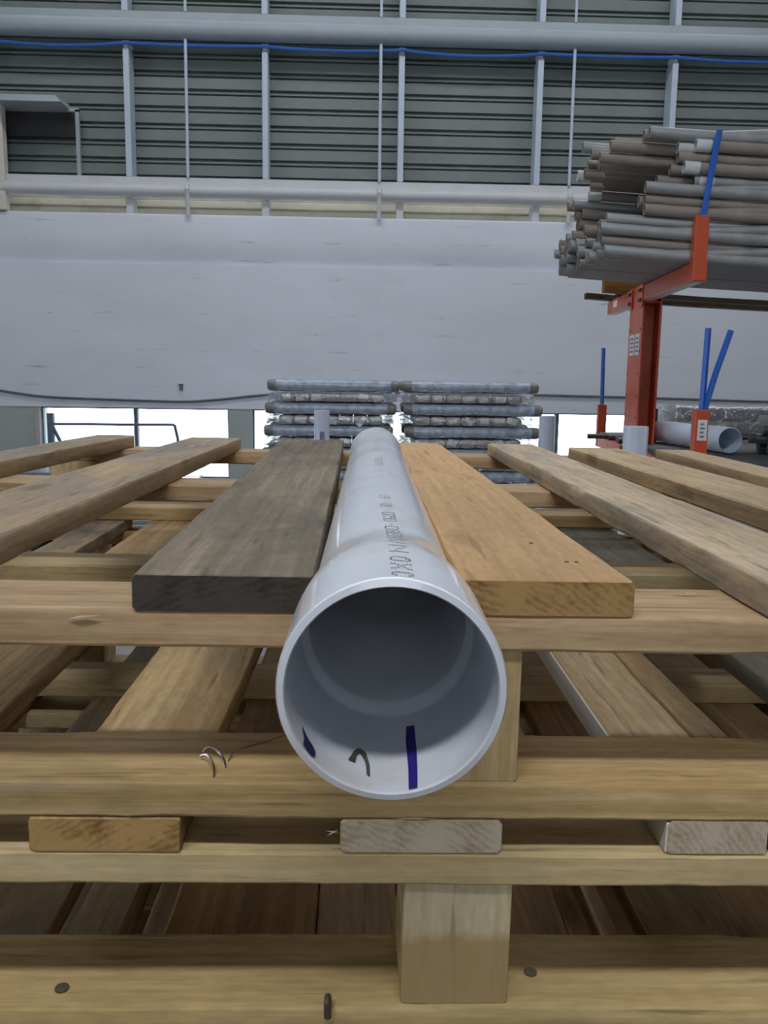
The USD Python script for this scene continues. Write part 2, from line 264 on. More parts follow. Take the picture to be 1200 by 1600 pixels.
glass_m = usdkit.material(stage, L+'window_glass', {'f': ('fresnel', {'IOR': 1.45}), 't': ('transparent_bsdf', {'color': (0.96, 0.98, 0.98)}), 'g': ('glossy_bsdf', {'roughness': 0.02}), 'x': ('mix_closure', {})},
    [('f.fac', 'x.fac'), ('t.BSDF', 'x.closure1'), ('g.BSDF', 'x.closure2')], surface='x.closure')

# ------------------------------------------------------------------ the hall
YW = 10.0
X0, X1, Y0, ZC = -9.0, 11.0, -8.0, 7.5
struct('floor', bx(X0, X1, Y0, YW+0.25, -0.2, 0), concrete)
struct('ground', bx(-40, 45, YW+0.25, 60, -0.25, -0.05), outside)
struct('ground', bx(-40, 45, -50, Y0, -0.25, -0.05), outside)
struct('ceiling', bx(X0, X1, Y0, YW+0.5, ZC, ZC+0.2), shell)
struct('wall_left', cat_([bx(X0-0.2, X0, Y0, YW+0.25, 0, 0.9), bx(X0-0.2, X0, Y0, YW+0.25, 3.4, ZC), bx(X0-0.2, X0, Y0, 1.0, 0.9, 3.4), bx(X0-0.2, X0, 4.0, YW+0.25, 0.9, 3.4)]), shell)
struct('wall_right', cat_([bx(X1, X1+0.2, Y0, YW+0.25, 0, 0.9), bx(X1, X1+0.2, Y0, YW+0.25, 3.4, ZC), bx(X1, X1+0.2, Y0, 1.0, 0.9, 3.4), bx(X1, X1+0.2, 4.0, YW+0.25, 0.9, 3.4)]), shell)
struct('wall_front', cat_([bx(X0, -1.5, Y0-0.2, Y0, 0, ZC), bx(1.5, X1, Y0-0.2, Y0, 0, ZC), bx(-1.5, 1.5, Y0-0.2, Y0, 0, 2.2), bx(-1.5, 1.5, Y0-0.2, Y0, 5.0, ZC)]), shell)  # unseen wall; its high opening is sized for frontal fill light

zl, zs, zt_, zledge = H-0.366, H-1.17, H+1.77, H+1.222      # window head, sill, wall top, ledge
wins = [(-6.25, -4.16), (-3.605, -1.475), (-1.20, 0.93), (1.205, 3.455), (3.73, 5.86)]
back = thing('wall_back', kind='structure')
struct('white_wall', cat_([bx(X0, X1, YW, YW+0.25, zl, zledge), extrude_x([(YW+0.25, zledge), (YW+0.075, zledge)]+[(YW+0.012+0.063*(1-t)**2, zledge+0.30*t) for t in np.linspace(0.1, 1, 8)]+[(YW+0.012, zt_-0.02), (YW+0.03, zt_), (YW+0.25, zt_)], X0, X1)]), whitewall, back, smooth=50)
edges = [X0] + [e for w_ in wins for e in w_] + [X1]
for k in range(0, len(edges), 2):
    struct('pier', bx(edges[k], edges[k+1], YW+0.01, YW+0.25, 0, zl), greywall, back)
for a, b in wins:
    struct('sill_wall', bx(a, b, YW+0.01, YW+0.25, 0, zs), greywall, back)
for k, (a, b) in enumerate(wins):
    w = thing('window_%d' % (k+1), kind='structure')
    m = (a+b)/2
    t = 0.014
    struct('window_frame', cat_([bx(a, a+t, YW+0.06, YW+0.12, zs, zl), bx(b-t, b, YW+0.06, YW+0.12, zs, zl), bx(a+t, b-t, YW+0.06, YW+0.12, zl-t, zl), bx(a+t, b-t, YW+0.06, YW+0.12, zs, zs+t)]), frame_m, w)
    struct('mullion', bx(m-0.02, m+0.02, YW+0.05, YW+0.13, zs+t, zl-t), frame_m, w)
    for p, q in ((a+t, m-0.02), (m+0.02, b-t)):
        struct('pane', bx(p, q, YW+0.086, YW+0.09, zs+t, zl-t), glass_m, w)
struct('trim_1', bx(-3.66, -3.607, YW-0.02, YW+0.02, 0.0, zl-0.01), simple('jamb_trim', (0.45, 0.42, 0.40), 0.6))

# profiled cladding above the blockwork
up = thing('wall_upper', kind='structure')
z = H + 2.06; p = 0.1855; yc = YW+0.30
for k in range(14):
    prof = [(0, 0), (0, .108), (.045, .112), (.045, .126), (.004, .130), (.004, .150), (.055, .154), (.055, .178), (0, .182), (0, p), (.08, p), (.08, 0)]
    m = extrude_x([(yc+a, z+k*p+b) for a, b in prof], X0, X1)
    struct('cladding_board', m, clad, up)
lowclad = []
for z0, z1, d in ((H+1.77, H+1.795, .12), (H+1.795, H+1.870, .0), (H+1.870, H+1.885, .05), (H+1.885, H+1.97, .03), (H+1.97, H+2.06, .05)):
    b = bevbox(X0, X1, YW+0.26+d, YW+0.42, z0, z1, 0.012)
    struct('cream_board', b, cream, up)

# girts, posts and sag rods in front of the cladding
def girt_mesh(zt, zm, zb, yf, r):
    n = 10; pts = [(yf+0.09, zt), (yf+0.055, zt-0.004), (yf+0.05, zm)]
    zc, h = (zm+zb)/2, (zm-zb)/2
    for k in range(n+1):
        a = math.pi/2 - math.pi*k/n
        pts.append((yf+0.05-r*math.cos(a), zc+h*math.sin(a)))
    pts += [(yf+0.09, zb)]
    return extrude_x(pts, X0, X1)
obj('girt', girt_mesh(H+3.862, H+3.775, H+3.582, YW-0.02, 0.10), girt, label='big grey horizontal girt across the cladding at the very top of the hall wall', cat='steel girt', smooth=50)
obj('girt', girt_mesh(H+2.165, H+2.085, H+1.945, YW-0.02, 0.075), girt_lo, label='pale grey horizontal girt just above the top of the white wall', cat='steel girt', smooth=50)
px = [-5.55, -4.045, -2.54, -1.04, 0.455, 1.985, 3.48, 4.98]
for k, x in enumerate(px):
    side = {2: 'left of the thin rod at the left', 3: 'right of the leftmost long thin rod', 4: 'just right of the middle thin rod', 5: 'just left of the right thin rod', 6: 'behind the tube pile on the right'}.get(k, {0: 'far left, second beyond the picture edge', 1: 'first beyond the left picture edge'}.get(k, 'first beyond the right picture edge'))
    t = thing('cladding_post', 'blue-grey vertical steel post on the cladding, ' + side, 'steel post', (x, 0, 0))
    obj('post', bevbox(-0.033, 0.033, YW+0.07, YW+0.29, H+2.17, H+3.50, 0.006), post_m, t)
    obj('post_cap', cat_([bx(-0.02, 0.02, YW+0.08, YW+0.28, H+3.50, H+3.55), bx(-0.033, 0.033, YW+0.08, YW+0.28, H+3.55, H+3.575)]), label_m, t, label='pale cleat')
    obj('upper_post', bevbox(-0.033, 0.033, YW+0.07, YW+0.29, H+3.87, H+4.7, 0.006), post_m, t)
    obj('foot_post', bevbox(-0.04, 0.04, YW+0.05, YW+0.25, zt_, H+1.95, 0.006), girt_lo, t)
for x, side in ((-1.885, 'at the left of the picture'), (0.222, 'in the middle of the picture'), (2.34, 'left of the tube pile')):
    t = thing('sag_rod', 'thin grey vertical rod over the cladding ' + side, 'steel rod', (x, 0, 0))
    lean = 0.0
    obj('rod', sweep([(0, YW+0.02, H+2.16), (0, YW+0.02, H+3.60)], 0.018, 8), post_m, t)
    obj('upper_rod', sweep([(0, YW+0.04, H+3.86), (0, YW+0.04, H+4.7)], 0.016, 8), post_m, t)
    obj('foot_rod', sweep([(0, YW-0.02, zt_-0.02), (0, YW-0.035, H+1.95), (0, YW-0.065, H+2.02), (0, YW-0.04, H+2.07)], 0.024, 8), girt_lo, t)
pts = []
for k in range(len(px)-1):
    for q in np.linspace(0, 1, 8, endpoint=False):
        pts.append((px[k]+q*(px[k+1]-px[k]), YW+0.035, H+3.533-0.045*4*q*(1-q)*(0.6+0.4*math.sin(k*2.1))))
obj('rope', sweep(pts, 0.017, 6), rope_m, label='blue rope strung along the cladding under the big top girt', cat='rope')
v = thing('vent', 'vent with a pale hood, near-black panel as its opening at the left of the cladding', 'vent')
obj('hood', trimesh.convex.convex_hull(np.array([(-4.9, YW-0.15, H+2.93), (-3.24, YW-0.15, H+2.93), (-3.17, YW-0.19, H+2.855), (-4.9, YW-0.19, H+2.855), (-4.9, YW+0.3, H+2.97), (-3.24, YW+0.3, H+2.97), (-3.17, YW+0.3, H+2.855), (-4.9, YW+0.3, H+2.855)])), girt, v)
obj('dark_infill', bx(-4.9, -3.12, YW+0.20, YW+0.28, H+2.60, H+2.855), dark_m, v)  # near-black panel stands in for the shade inside the opening
obj('stay', cat_([bx(-3.115, -3.075, YW+0.1, YW+0.14, H+2.17, H+2.86), bx(-3.2, -3.075, YW+0.1, YW+0.14, H+2.84, H+2.875)]), girt, v)
obj('pilaster', bevbox(-4.3, -3.862, YW-0.03, YW+0.1, zt_, H+2.95, 0.01), simple('pilaster_cream', (0.66, 0.62, 0.55), 0.7), label='cream upright at the left edge above the white wall', cat='upright')
pts = [(-8, -.16), (-5.5, -.13), (-4.04, -.191), (-3.75, -.235), (-3.4, -.262), (-3.0, -.272), (-2.5, -.283), (-1.99, -.290), (-1.6, -.262), (-1.05, -.200), (-.4, -.16), (.4, -.155), (1.4, -.155), (2.15, -.160), (3.4, -.175), (4.8, -.20), (8, -.22)]
from scipy.interpolate import PchipInterpolator
fz = PchipInterpolator(*zip(*pts)); xs = np.linspace(-8, 8, 90)
obj('cable', sweep([(x, YW-0.015, H+float(fz(x))) for x in xs], 0.014, 6), cable_m, label='dark cable drooping along the white wall above the window', cat='cable')
obj('wall_hook', cat_([bx(-2.015, -1.985, YW-0.03, YW, H-0.165, H-0.10), bx(-2.03, -1.98, YW-0.02, YW, H-0.11, H-0.09)]), cable_m, label='small dark fixing on the white wall above the cable', cat='hook')

# ------------------------------------------------------------------ wooden pallets
def board(x0, x1, y0, y1, z0, z1, axis, seed, x2=None, x3=None, r=0.0016, wob=0.0007, chip=0.0012):
    """a sawn board with softened, slightly ragged arrises; x2, x3: its edges at the far end, when it is not nailed square"""
    rng = np.random.default_rng(seed)
    nl = max(8, int(((y1-y0) if axis == 'y' else (x1-x0))/0.018)); nl = min(nl, 64)
    if axis == 'y': a0, a1, b0, b1 = x0, x1, y0, y1
    else: a0, a1, b0, b1 = y0, y1, x0, x1
    w, h = a1-a0, z1-z0
    base = [(r, 0), (w*.25, 0), (w*.5, 0), (w*.75, 0), (w-r, 0), (w, r), (w, h*.5), (w, h-r), (w-r, h), (w*.75, h), (w*.5, h), (w*.25, h), (r, h), (0, h-r), (0, h*.5), (0, r)]
    base = np.array(base); n = len(base); rings = []; e = 0.0009/(b1-b0)
    ts = [0, e] + list(np.linspace(0, 1, nl-1)[1:-1]) + [1-e, 1]
    walk = np.cumsum(rng.normal(0, 1, (nl+1, 4)), 0)*wob*0.25; walk -= walk.mean(0)
    walk = np.clip(walk, -2*wob, 2*wob)
    corner = [(4, 5), (7, 8), (12, 13), (15, 0)]
    cham = np.abs(rng.normal(0, 1, (nl+1, 4)))*chip*0.35
    for c in range(4):
        for _ in range(rng.integers(0, 3)):
            k = rng.integers(0, nl+1); cham[max(0, k-1):k+2, c] += chip*rng.uniform(0.6, 2.2)
    for k in range(nl+1):
        q = base.copy()
        q[[0, 13, 14, 15], 0] += walk[k, 0]; q[[4, 5, 6, 7], 0] += 0; q[[5, 6, 7], 0] += walk[k, 1]; q[8:13, 1] += walk[k, 2]*0.5
        for c, (i, j) in enumerate(corner):
            g = cham[k, c]
            if c == 0: q[i, 0] -= g; q[j, 1] += g
            if c == 1: q[i, 1] -= g; q[j, 0] -= g
            if c == 2: q[i, 0] += g; q[j, 1] -= g
            if c == 3: q[i, 1] += g; q[j, 0] += g
        t = ts[k]; L0 = b0+(b1-b0)*t
        if k in (0, nl): q = (q-[w/2, h/2])*[1-0.0012/w, 1-0.0012/h]+[w/2, h/2]
        if axis == 'y':
            s0 = x0+((x2 if x2 is not None else x0)-x0)*t; s1 = x1+((x3 if x3 is not None else x1)-x1)*t
            jit = rng.normal(0, 0.0001, n) if k in (0, nl) else np.zeros(n)
            rings.append(np.stack([s0+q[:, 0]*(s1-s0)/w, L0+jit, z0+q[:, 1]], 1))
        else:
            jit = rng.normal(0, 0.0001, n) if k in (0, nl) else np.zeros(n)
            rings.append(np.stack([L0+jit, a0+q[:, 0], z0+q[:, 1]], 1))
    return loft(rings)

OX, OY, TILT = 0.04, 1.0, 0.487               # pallet origin and the slight sideways lean of the stack
ROWS = [(0.463, 0.534), (1.02, 1.092), (1.475, 1.55)]
XL, XR = -0.52, 0.62
def pallet(label, decks, zb, mats, seed, group=None, blocks=None, front=0.0):
    t = thing('pallet', label, 'pallet', (OX, OY, zb), (0, TILT, 0), group)
    rng = np.random.default_rng(seed); s = seed*100
    hb, hk, hs, hd = 0.022, 0.101, 0.1215, 0.142
    for k, (x0, x1, x2, x3, y0, y1, m) in enumerate(decks):
        obj('deck_board', board(x0-OX, x1-OX, y0-OY, y1-OY, hs, hd, 'y', s+k, None if x2 is None else x2-OX, None if x3 is None else x3-OX), W[m], t)
    for k, (y0, y1) in enumerate(ROWS):
        e = rng.uniform(-0.004, 0.004) if k else 0
        obj('stringer_board', board(XL-OX, XR-OX, y0-OY+e, y1-OY+e, hk, hs, 'x', s+20+k), W[mats[0][k]], t)
        obj('bottom_board', board(XL-OX, XR-OX, y0-OY+e, y1-OY+e, 0, hb, 'x', s+30+k), W[mats[1][k]], t)
        for q, (x0, x1) in enumerate(blocks or [(-0.52, -0.44), (0.029, 0.0935), (0.54, 0.62)]):
            jy = 0.0035 if k == 0 else 0.0
            obj('block', board(x0-OX, x1-OX, y0-OY+jy, y1-OY-0.002, hb, hk, 'y', s+40+k*3+q, r=0.0009, chip=0.0007), W['blk2' if seed == 2 and k == 0 and q == 1 else 'blk'], t)
    return t
Z1 = H-0.1085-0.142
top_decks = [(-0.545, -0.475, -0.455, -0.392, .463, 1.535, 'grey'), (-0.335, -0.240, -0.293, -0.205, .463, 1.535, 'grey'), (-0.1235, -0.023, -0.135, -0.023, .463, 1.53, 'L'),
             (0.0555, 0.1545, 0.060, 0.142, .463, 1.51, 'R'), (0.231, 0.309, 0.230, 0.312, .463, 1.52, 'pale'), (0.372, 0.452, 0.362, 0.448, .463, 1.47, 'pale2'), (0.488, 0.562, 0.508, 0.566, .463, 1.46, 'pale2')]
mid_decks = [(-0.46, -0.402, -0.455, -0.398, .463, 1.53, 'pale'), (-0.355, -0.266, -0.355, -0.266, .463, 1.54, 'yel'), (-0.1865, -0.0985, -0.175, -0.080, .463, 1.54, 'yel'), (-0.0085, 0.0855, -0.0085, 0.0855, .463, 1.54, 'pale2'),
             (0.1825, 0.2425, 0.187, 0.246, .463, 1.53, 'pale2'), (0.2435, 0.271, 0.247, 0.272, .463, 1.53, 'yel'), (0.356, 0.441, 0.352, 0.446, .466, 1.53, 'green'), (0.50, 0.60, 0.50, 0.60, .463, 1.53, 'yel')]
low_decks = [(-0.52, -0.40, None, None, .463, 1.53, 'yel'), (-0.32, -0.217, -0.32, -0.225, .463, 1.53, 'grey'), (-0.2035, -0.168, None, None, .463, 1.53, 'grey'), (-0.137, -0.0275, -0.128, -0.0265, .463, 1.53, 'yel'), (-0.0265, 0.0325, None, None, .463, 1.53, 'pale2'),
             (0.055, 0.1555, None, None, .463, 1.53, 'yel'), (0.179, 0.192, None, None, .463, 1.53, 'pale2'), (0.212, 0.345, None, None, .463, 1.53, 'yel'), (0.40, 0.50, None, None, .463, 1.53, 'yel'), (0.52, 0.62, None, None, .463, 1.53, 'yel')]
P1 = pallet('uppermost wooden pallet of the stack, its spaced planks carrying the white pipe', top_decks, Z1, (['A', 'A', 'A'], ['B', 'D', 'B']), 1)
P2 = pallet('second pallet from the top of the stack, pale cross rail over a square centre block', mid_decks, Z1-0.142, (['D', 'A', 'A'], ['E', 'D', 'A']), 2)
obj('pale_edge', board(0.1812-OX, 0.1827-OX, .4632-OY, 1.529-OY, 0.1222, 0.1412, 'y', 999, 0.1857-OX, 0.1872-OX, r=0.0004, wob=0.0003, chip=0.0002), simple('pale_side_strip', (0.68, 0.66, 0.60), 0.7), P2, label='thin pale strip along the side of the deck board')  # thin pale strip laid over the left side of one deck board
P3 = pallet('third pallet from the top, only its deck boards seen above the lowest rail', low_decks, Z1-0.284, (['D', 'D', 'A'], ['A', 'D', 'A']), 3)
ordn_ = ['lowest', 'second', 'third', 'fourth', 'fifth', 'sixth', 'seventh', 'eighth']
for k in range(3, 11):
    dup(P3, (OX, OY, Z1-0.142*k), (0, TILT, 0), 'plain wooden pallet, %s from the floor, under the three pallets in view' % ordn_[10-k], None)

def on(p, x, y, z): return (x-OX, y-OY, z)    # into the pallet's own frame
def nail(par, pts, r, m, name='bent_nail', label=None):
    q = np.array([on(None, *a) for a in pts]); s = np.linspace(0, len(q)-1, 16)
    c = np.stack([np.interp(s, range(len(q)), q[:, k]) for k in range(3)], 1)
    c[1:-1] = (c[:-2]+2*c[1:-1]+c[2:])/4
    obj(name, sweep(c, r, 8), m, par, label=label)
hb = 0.022
# two bent bright nails and a wire on the bottom rail of the uppermost pallet
nail(P1, [(-.0920, .4920, hb+.003), (-.0878, .4885, hb+.0055), (-.0838, .4824, hb+.005), (-.0809, .4740, hb+.004), (-.0799, .4665, hb-.002)], .0007, steel)
nail(P1, [(-.0922, .4925, hb-.002), (-.0915, .5005, hb+.004), (-.0866, .4992, hb+.0045), (-.0807, .4939, hb+.0042), (-.0768, .4860, hb+.003), (-.0752, .4800, hb-.001)], .0007, steel)
nail(P1, [(-.0752, .4900, hb+.0005), (-.0733, .4955, hb+.003), (-.0682, .5005, hb+.004), (-.0583, .5063, hb+.0045), (-.0454, .5161, hb+.005), (-.025, .530, hb+.008)], .0004, steel, 'wire')
def nailhead(par, x, y, z, r=.0042, axis='z'):
    m = trimesh.creation.cylinder(r, 0.0012, sections=14)
    if axis == 'y': m.apply_transform(trimesh.transformations.rotation_matrix(math.pi/2, [1, 0, 0]))
    m.apply_translation(on(None, x, y, z)); obj('nail_head', m, rusty, par)
nailhead(P2, -.176, .480, hb+.0004); nailhead(P2, .113, .494, hb+.0004)
nail(P2, [(-.0145, .466, hb), (-.0143, .4655, hb+.006), (-.0143, .461, hb+.0055), (-.0142, .4605, hb-.004)], .0022, rusty)
for x, y in ((.128, .515), (.134, .515), (.118, .575), (-.098, .50), (-.06, .497), (-.045, .497), (-.036, .50)):
    nailhead(P1, x, y, 0.1418, .0013)
def splinter(par, p0, p1, w, m):
    p0, p1 = np.array(on(None, *p0)), np.array(on(None, *p1)); d = (p1-p0)/np.linalg.norm(p1-p0); n = np.cross(d, [0, 0, 1.0])
    v = [p0, p0*.7+p1*.3+n*w, p0*.4+p1*.6+n*w*.8, p1, p0*.5+p1*.5-n*w*.5, p0*.6+p1*.4+np.array([0, 0, w])]
    obj('splinter', trimesh.convex.convex_hull(np.array(v)), m, par)
splinter(P1, (.192, .515, .1222), (.222, .517, .1226), .0014, W['pale2'])
splinter(P1, (-.158, .4622, .117), (-.139, .4612, .1195), .0012, W['pale2'])
splinter(P2, (.0195, .464, .1427), (.046, .463, .1428), .0009, W['pale2'])
splinter(P2, (-.0095, .4625, .136), (-.0165, .461, .133), .0008, W['pale2'])
splinter(P2, (-.0095, .4625, .134), (-.017, .4615, .136), .0008, W['pale2'])

# ------------------------------------------------------------------ the white pipe
SC = 1.05
PC = np.array([0.011*SC, 0.243*SC, H-0.0913*SC]); PD = np.array([0.0150, 1.0, 0.0]); PD /= np.linalg.norm(PD)
E1 = np.cross(PD, [0, 0, 1.0]); E1 /= np.linalg.norm(E1); E2 = np.cross(E1, PD)
rb, ro, ri, rs = 0.0345*SC, 0.03015*SC, 0.0291*SC, 0.0311*SC
Lp = 0.88
def soft(a, b, ra, rb_, n=8): return [(a+(b-a)*k/n, ra+(rb_-ra)*(0.5-0.5*math.cos(math.pi*k/n))) for k in range(n+1)]
outer = [(0.0007, rb-0.0006), (0.002, rb)] + soft(0.046, 0.120, rb, ro, 14) + [(k*Lp/14+0.12, ro) for k in range(1, 11)] + [(Lp-0.030, ro), (Lp-0.026, ro*1.045), (Lp-0.004, ro*1.05), (Lp-0.001, ro*1.03), (Lp, ro*1.0)]
inner = [(Lp, ri+0.0008), (Lp-0.002, ri)] + [(Lp-0.05-k*(Lp-0.17)/10, ri) for k in range(11)] + [(0.074, ri), (0.070, ri+0.0002), (0.063, rs-0.0003), (0.060, rs), (0.03, rs*1.004), (0.0015, rs*1.012), (0.0002, rs*1.012+0.0006)]
pipe = thing('pipe', 'white plastic pipe lying along the top pallet, its belled mouth facing the viewer', 'pipe', PC)
obj('pipe_body', lathe_mesh([(s, r) for s, r in outer+inner], (0, 0, 0), PD, 96), pvc, pipe, smooth=40)
def on_cyl(s, th, r, inside):                 # depth along the pipe, angle (from the bottom if inside, else from the top), + to the right
    th = math.radians(th); z = -math.cos(th) if inside else math.cos(th)
    return PD*s + E1*r*math.sin(th) + E2*r*z
def patch(left, right, r, inside, n=14):
    """thin ink film between two edges given as (s, angle) lists"""
    l = np.array(left, float); q = np.array(right, float); v = []; m = 5
    for t in np.linspace(0, 1, n):
        a = np.array([np.interp(t*(len(l)-1), range(len(l)), l[:, k]) for k in (0, 1)]); b = np.array([np.interp(t*(len(q)-1), range(len(q)), q[:, k]) for k in (0, 1)])
        for j in range(m):
            c = a+(b-a)*j/(m-1); v.append(on_cyl(c[0]*SC, c[1], r, inside))
    return trimesh.Trimesh(np.array(v), grid_faces(n, m, False), process=False)
ri_ = rs*1.004-0.00025
obj('marker_stroke', patch([(.0475, 12.6), (.0369, 11.4), (.0270, 11.3), (.0148, 11.3), (.001, 10.4)], [(.0470, 17.9), (.0369, 17.5), (.0274, 17.5), (.0134, 16.5), (.001, 15.3)], ri_, True), blue_ink, pipe, label='straight blue marker stroke')
obj('marker_stroke', patch([(.0106, -61.4), (.0085, -59.5), (.0058, -57.5), (.0036, -57.5), (.0012, -57.5), (.0012, -54)], [(.0108, -60.6), (.0088, -55.5), (.0078, -50.0), (.0058, -47.2), (.0024, -47.0), (.0010, -49.5)], ri_, True), dark_ink, pipe, label='dark blue leaf-shaped marker blot')
obj('marker_stroke', patch([(.0158, -24.9), (.0200, -23.0), (.0233, -21.9), (.0275, -18.7), (.0263, -14.0), (.0169, -11.5), (.0088, -11.3)], [(.0156, -20.4), (.0190, -19.8), (.0215, -19.3), (.0240, -17.4), (.0190, -14.4), (.0150, -13.6), (.0097, -13.2)], ri_, True), brown_ink, pipe, label='faded brown hook-shaped marker stroke')
FONT = {'0': '01110 10001 10001 10001 10001 10001 01110', '1': '00100 01100 00100 00100 00100 00100 01110', '9': '01110 10001 10001 01111 00001 00010 01100', '5': '11111 10000 11110 00001 00001 10001 01110',
        '7': '11111 00001 00010 00100 01000 01000 01000', 'D': '11110 10001 10001 10001 10001 10001 11110', 'E': '11111 10000 10000 11110 10000 10000 11111', 'N': '10001 11001 10101 10101 10011 10001 10001',
        'V': '10001 10001 10001 10001 01010 01010 00100', 'M': '10001 11011 10101 10101 10001 10001 10001', 'X': '10001 10001 01010 00100 01010 10001 10001', 'O': '01110 10001 10001 10001 10001 10001 01110',
        'C': '01110 10001 10000 10000 10000 10001 01110', '.': '00000 00000 00000 00100 00000 00000 00000', "'": '00011 00110 00000 00000 00000 00000 00000', '8': '01110 10001 10001 01110 10001 10001 01110', '6': '01110 10000 10000 11110 10001 10001 01110'}
def skin(s): return float(np.interp(s, [a for a, _ in outer], [b for _, b in outer]))
def code(chars):
    """dot-matrix ink print: reads towards the bell, its top to the right"""
    vs, fs, n = [], [], 0
    for ch, s0, w in chars:
        rows = FONT[ch].split()
        for a, row in enumerate(rows):
            for b, bit in enumerate(row):
                if bit == '1':
                    s = s0 - w*(b-2)/4; th = -0.2+9.8*(6-a)/6 - 3.6*min(1, max(0, (s0-0.10)/0.12)) - 3.0*min(1, max(0, (s0-0.25)/0.3))
                    c = [(s, th)] + [(s+0.00072*math.cos(q), th+math.degrees(0.00042/ro)*math.sin(q)) for q in np.arange(7)*2*math.pi/7]
                    vs += [on_cyl(x, y, skin(x)+0.00012, False) for x, y in c]
                    fs += [[n, n+1+k, n+1+(k+1) % 7] for k in range(7)]; n += 8
    return trimesh.Trimesh(np.array(vs), fs, process=False)
chars = [('C', .0067, .004), ('X', .018, .007), ("'", .0315, .007), ('O', .0295, .006), ('N', .048, .012), ('V', .066, .010), ('M', .082, .009), ('E', .0955, .008), ('8', .1065, .007), ('D', .1165, .007), ('.', .1263, .003),
         ('0', .1375, .006), ('5', .1445, .005), ('7', .1515, .005), ('D', .158, .006), ('.', .170, .003), ('1', .1815, .004), ('0', .188, .005), ('.', .202, .003), ('9', .214, .005), ('1', .222, .004), ('.', .326, .006),
         ('1', .392, .008), ('0', .405, .008), ('D', .419, .008), ('E', .433, .008), ('5', .447, .008), ('7', .461, .008), ('0', .535, .01), ('1', .555, .01), ('9', .60, .012), ('D', .63, .012), ('0', .66, .012)]
obj('printed_code', code(chars), ink, pipe, label='grey dot-matrix code printed along the pipe')

# ------------------------------------------------------------------ cantilever rack with tubes
RO = np.array([1.585, 4.88, 0.0]); RA = -5.75
cu, sv = math.cos(math.radians(RA)), math.sin(math.radians(RA))
def rk(x, y, z=0): return (RO[0]+cu*x-sv*y, RO[1]+sv*x+cu*y, z)
ZA, ZB = H+0.45, H-0.452                      # undersides of the upper and lower arms
def rack(label, x):
    t = thing('cantilever_rack', label, 'storage rack', rk(x, 0), (0, 0, RA))
    col = obj('column', cat_([bevbox(0.0095, 0.0955, 0.13, 0.142, 0.012, ZA+0.092, .002), bevbox(0, 0.105, 0.33, 0.342, 0.012, ZA+0.092, .002), bevbox(0, 0.010, 0, 0.33, 0.012, ZA+0.092, .002), bevbox(0.095, 0.105, 0, 0.33, 0.012, ZA+0.092, .002), bx(0.01, 0.095, 0.0, 0.33, ZA+0.08, ZA+0.09), bx(0.010, 0.095, 0.0, 0.13, ZA-0.01, ZA)]), orange, t)
    obj('base_foot', cat_([bevbox(-0.02, 0.125, -1.15, 1.25, 0, 0.012), bevbox(0.01, 0.095, -1.1, 0, 0.012, 0.16), bevbox(0.01, 0.095, 0.342, 1.2, 0.012, 0.16)]), orange, t)
    def arm(y0, y1, z, h, under=True):
        a = obj('arm', bevbox(-0.004, 0.060, min(y0, y1), max(y0, y1), z, z+h, .003), orange, t)
        obj('arm_underside', bx(0.006, 0.050, min(y0, y1)+.01, max(y0, y1)-.01, z-0.0025, z-0.0002), orange_in, a, label='pale underside of the arm')
        return a
    def stub(y, z0, z1, tubes, tl):
        s = obj('post_socket', cat_([bevbox(-0.006, 0.052, y-0.028, y+0.030, z0, z1, .003)]), orange, t, label='orange post socket')
        for (dx, dy, zt, o) in tubes:
            obj('blue_post', sweep([(0.022+o, y, z1-0.03), (0.022+o+dx*.5, y+dy*.5, (z1+zt)/2), (0.022+o+dx, y+dy, zt)], 0.0135, 4), blue, t, label='blue square post')
        return s
    for z, h, yn, yf, top in ((ZA, .085, -.97, 1.07, True), (ZB, .073, -1.175, 1.26, False)):
        an = arm(0, yn, z, h); af = arm(0.342, yf, z, h)
        for yy in (0.03, 0.31):
            pl = obj('arm_plate', bevbox(-0.010, 0.0, yy-0.04, yy+0.04, z-0.03, z+h+0.005, .002), orange, t)
            for q in (-.018, .018):
                for zz in (0.0, 0.055):
                    m = trimesh.creation.cylinder(0.011, 0.012, sections=6); m.apply_transform(trimesh.transformations.rotation_matrix(math.pi/2, [0, 1, 0])); m.apply_translation((-0.015, yy+q, z+zz+.008))
                    obj('bolt', m, tube_d, pl)
    stub(-.955, ZA, H+0.73, [(0.048, 0, H+1.09, 0.006)], 0)
    s = stub(-1.15, ZB, H-0.112, [(0.004, 0, H+0.235, 0.004), (0.096, 0, H+0.226, 0.008)], 0)
    stub(1.235, ZB, H-0.157, [(-0.01, 0, H+0.236, 0.0)], 0)
    lb = obj('sticker', bx(0.006, 0.046, -1.1795, -1.1782, H-0.245, H-0.155), label_m, t, label='white barcode sticker on the socket')
    for q in range(4): obj('print_line', bx(0.016, 0.036-.004*(q % 2), -1.1803, -1.1796, H-0.232+q*.018, H-0.224+q*.018), print_m, lb)
    for y0, y1 in ((0.045, 0.150), (0.175, 0.300)):
        lb = obj('sticker', bx(-0.0012, 0.0002, y0, y1, H+0.155, H+0.275), label_m, t, label='white printed sticker on the column')
        for q in range(4): obj('print_line', bx(-0.0022, -0.0013, y0+.02, y1-.02, H+0.172+q*.024, H+0.184+q*.024), print_m, lb)
    obj('sticker', bx(-0.0052, -0.0041, 0.74, 0.86, ZA+0.030, ZA+0.070), label_m, t, label='white sticker on the far arm')
    for zz in np.arange(-1.2, 0.42, 0.125):
        for yy in (0.035, 0.307):
            m = trimesh.creation.cylinder(0.007, 0.003, sections=8); m.apply_transform(trimesh.transformations.rotation_matrix(math.pi/2, [0, 1, 0])); m.apply_translation((-0.0005, yy, H+zz))
            obj('bolt_hole', m, dark_m, col)
    return t
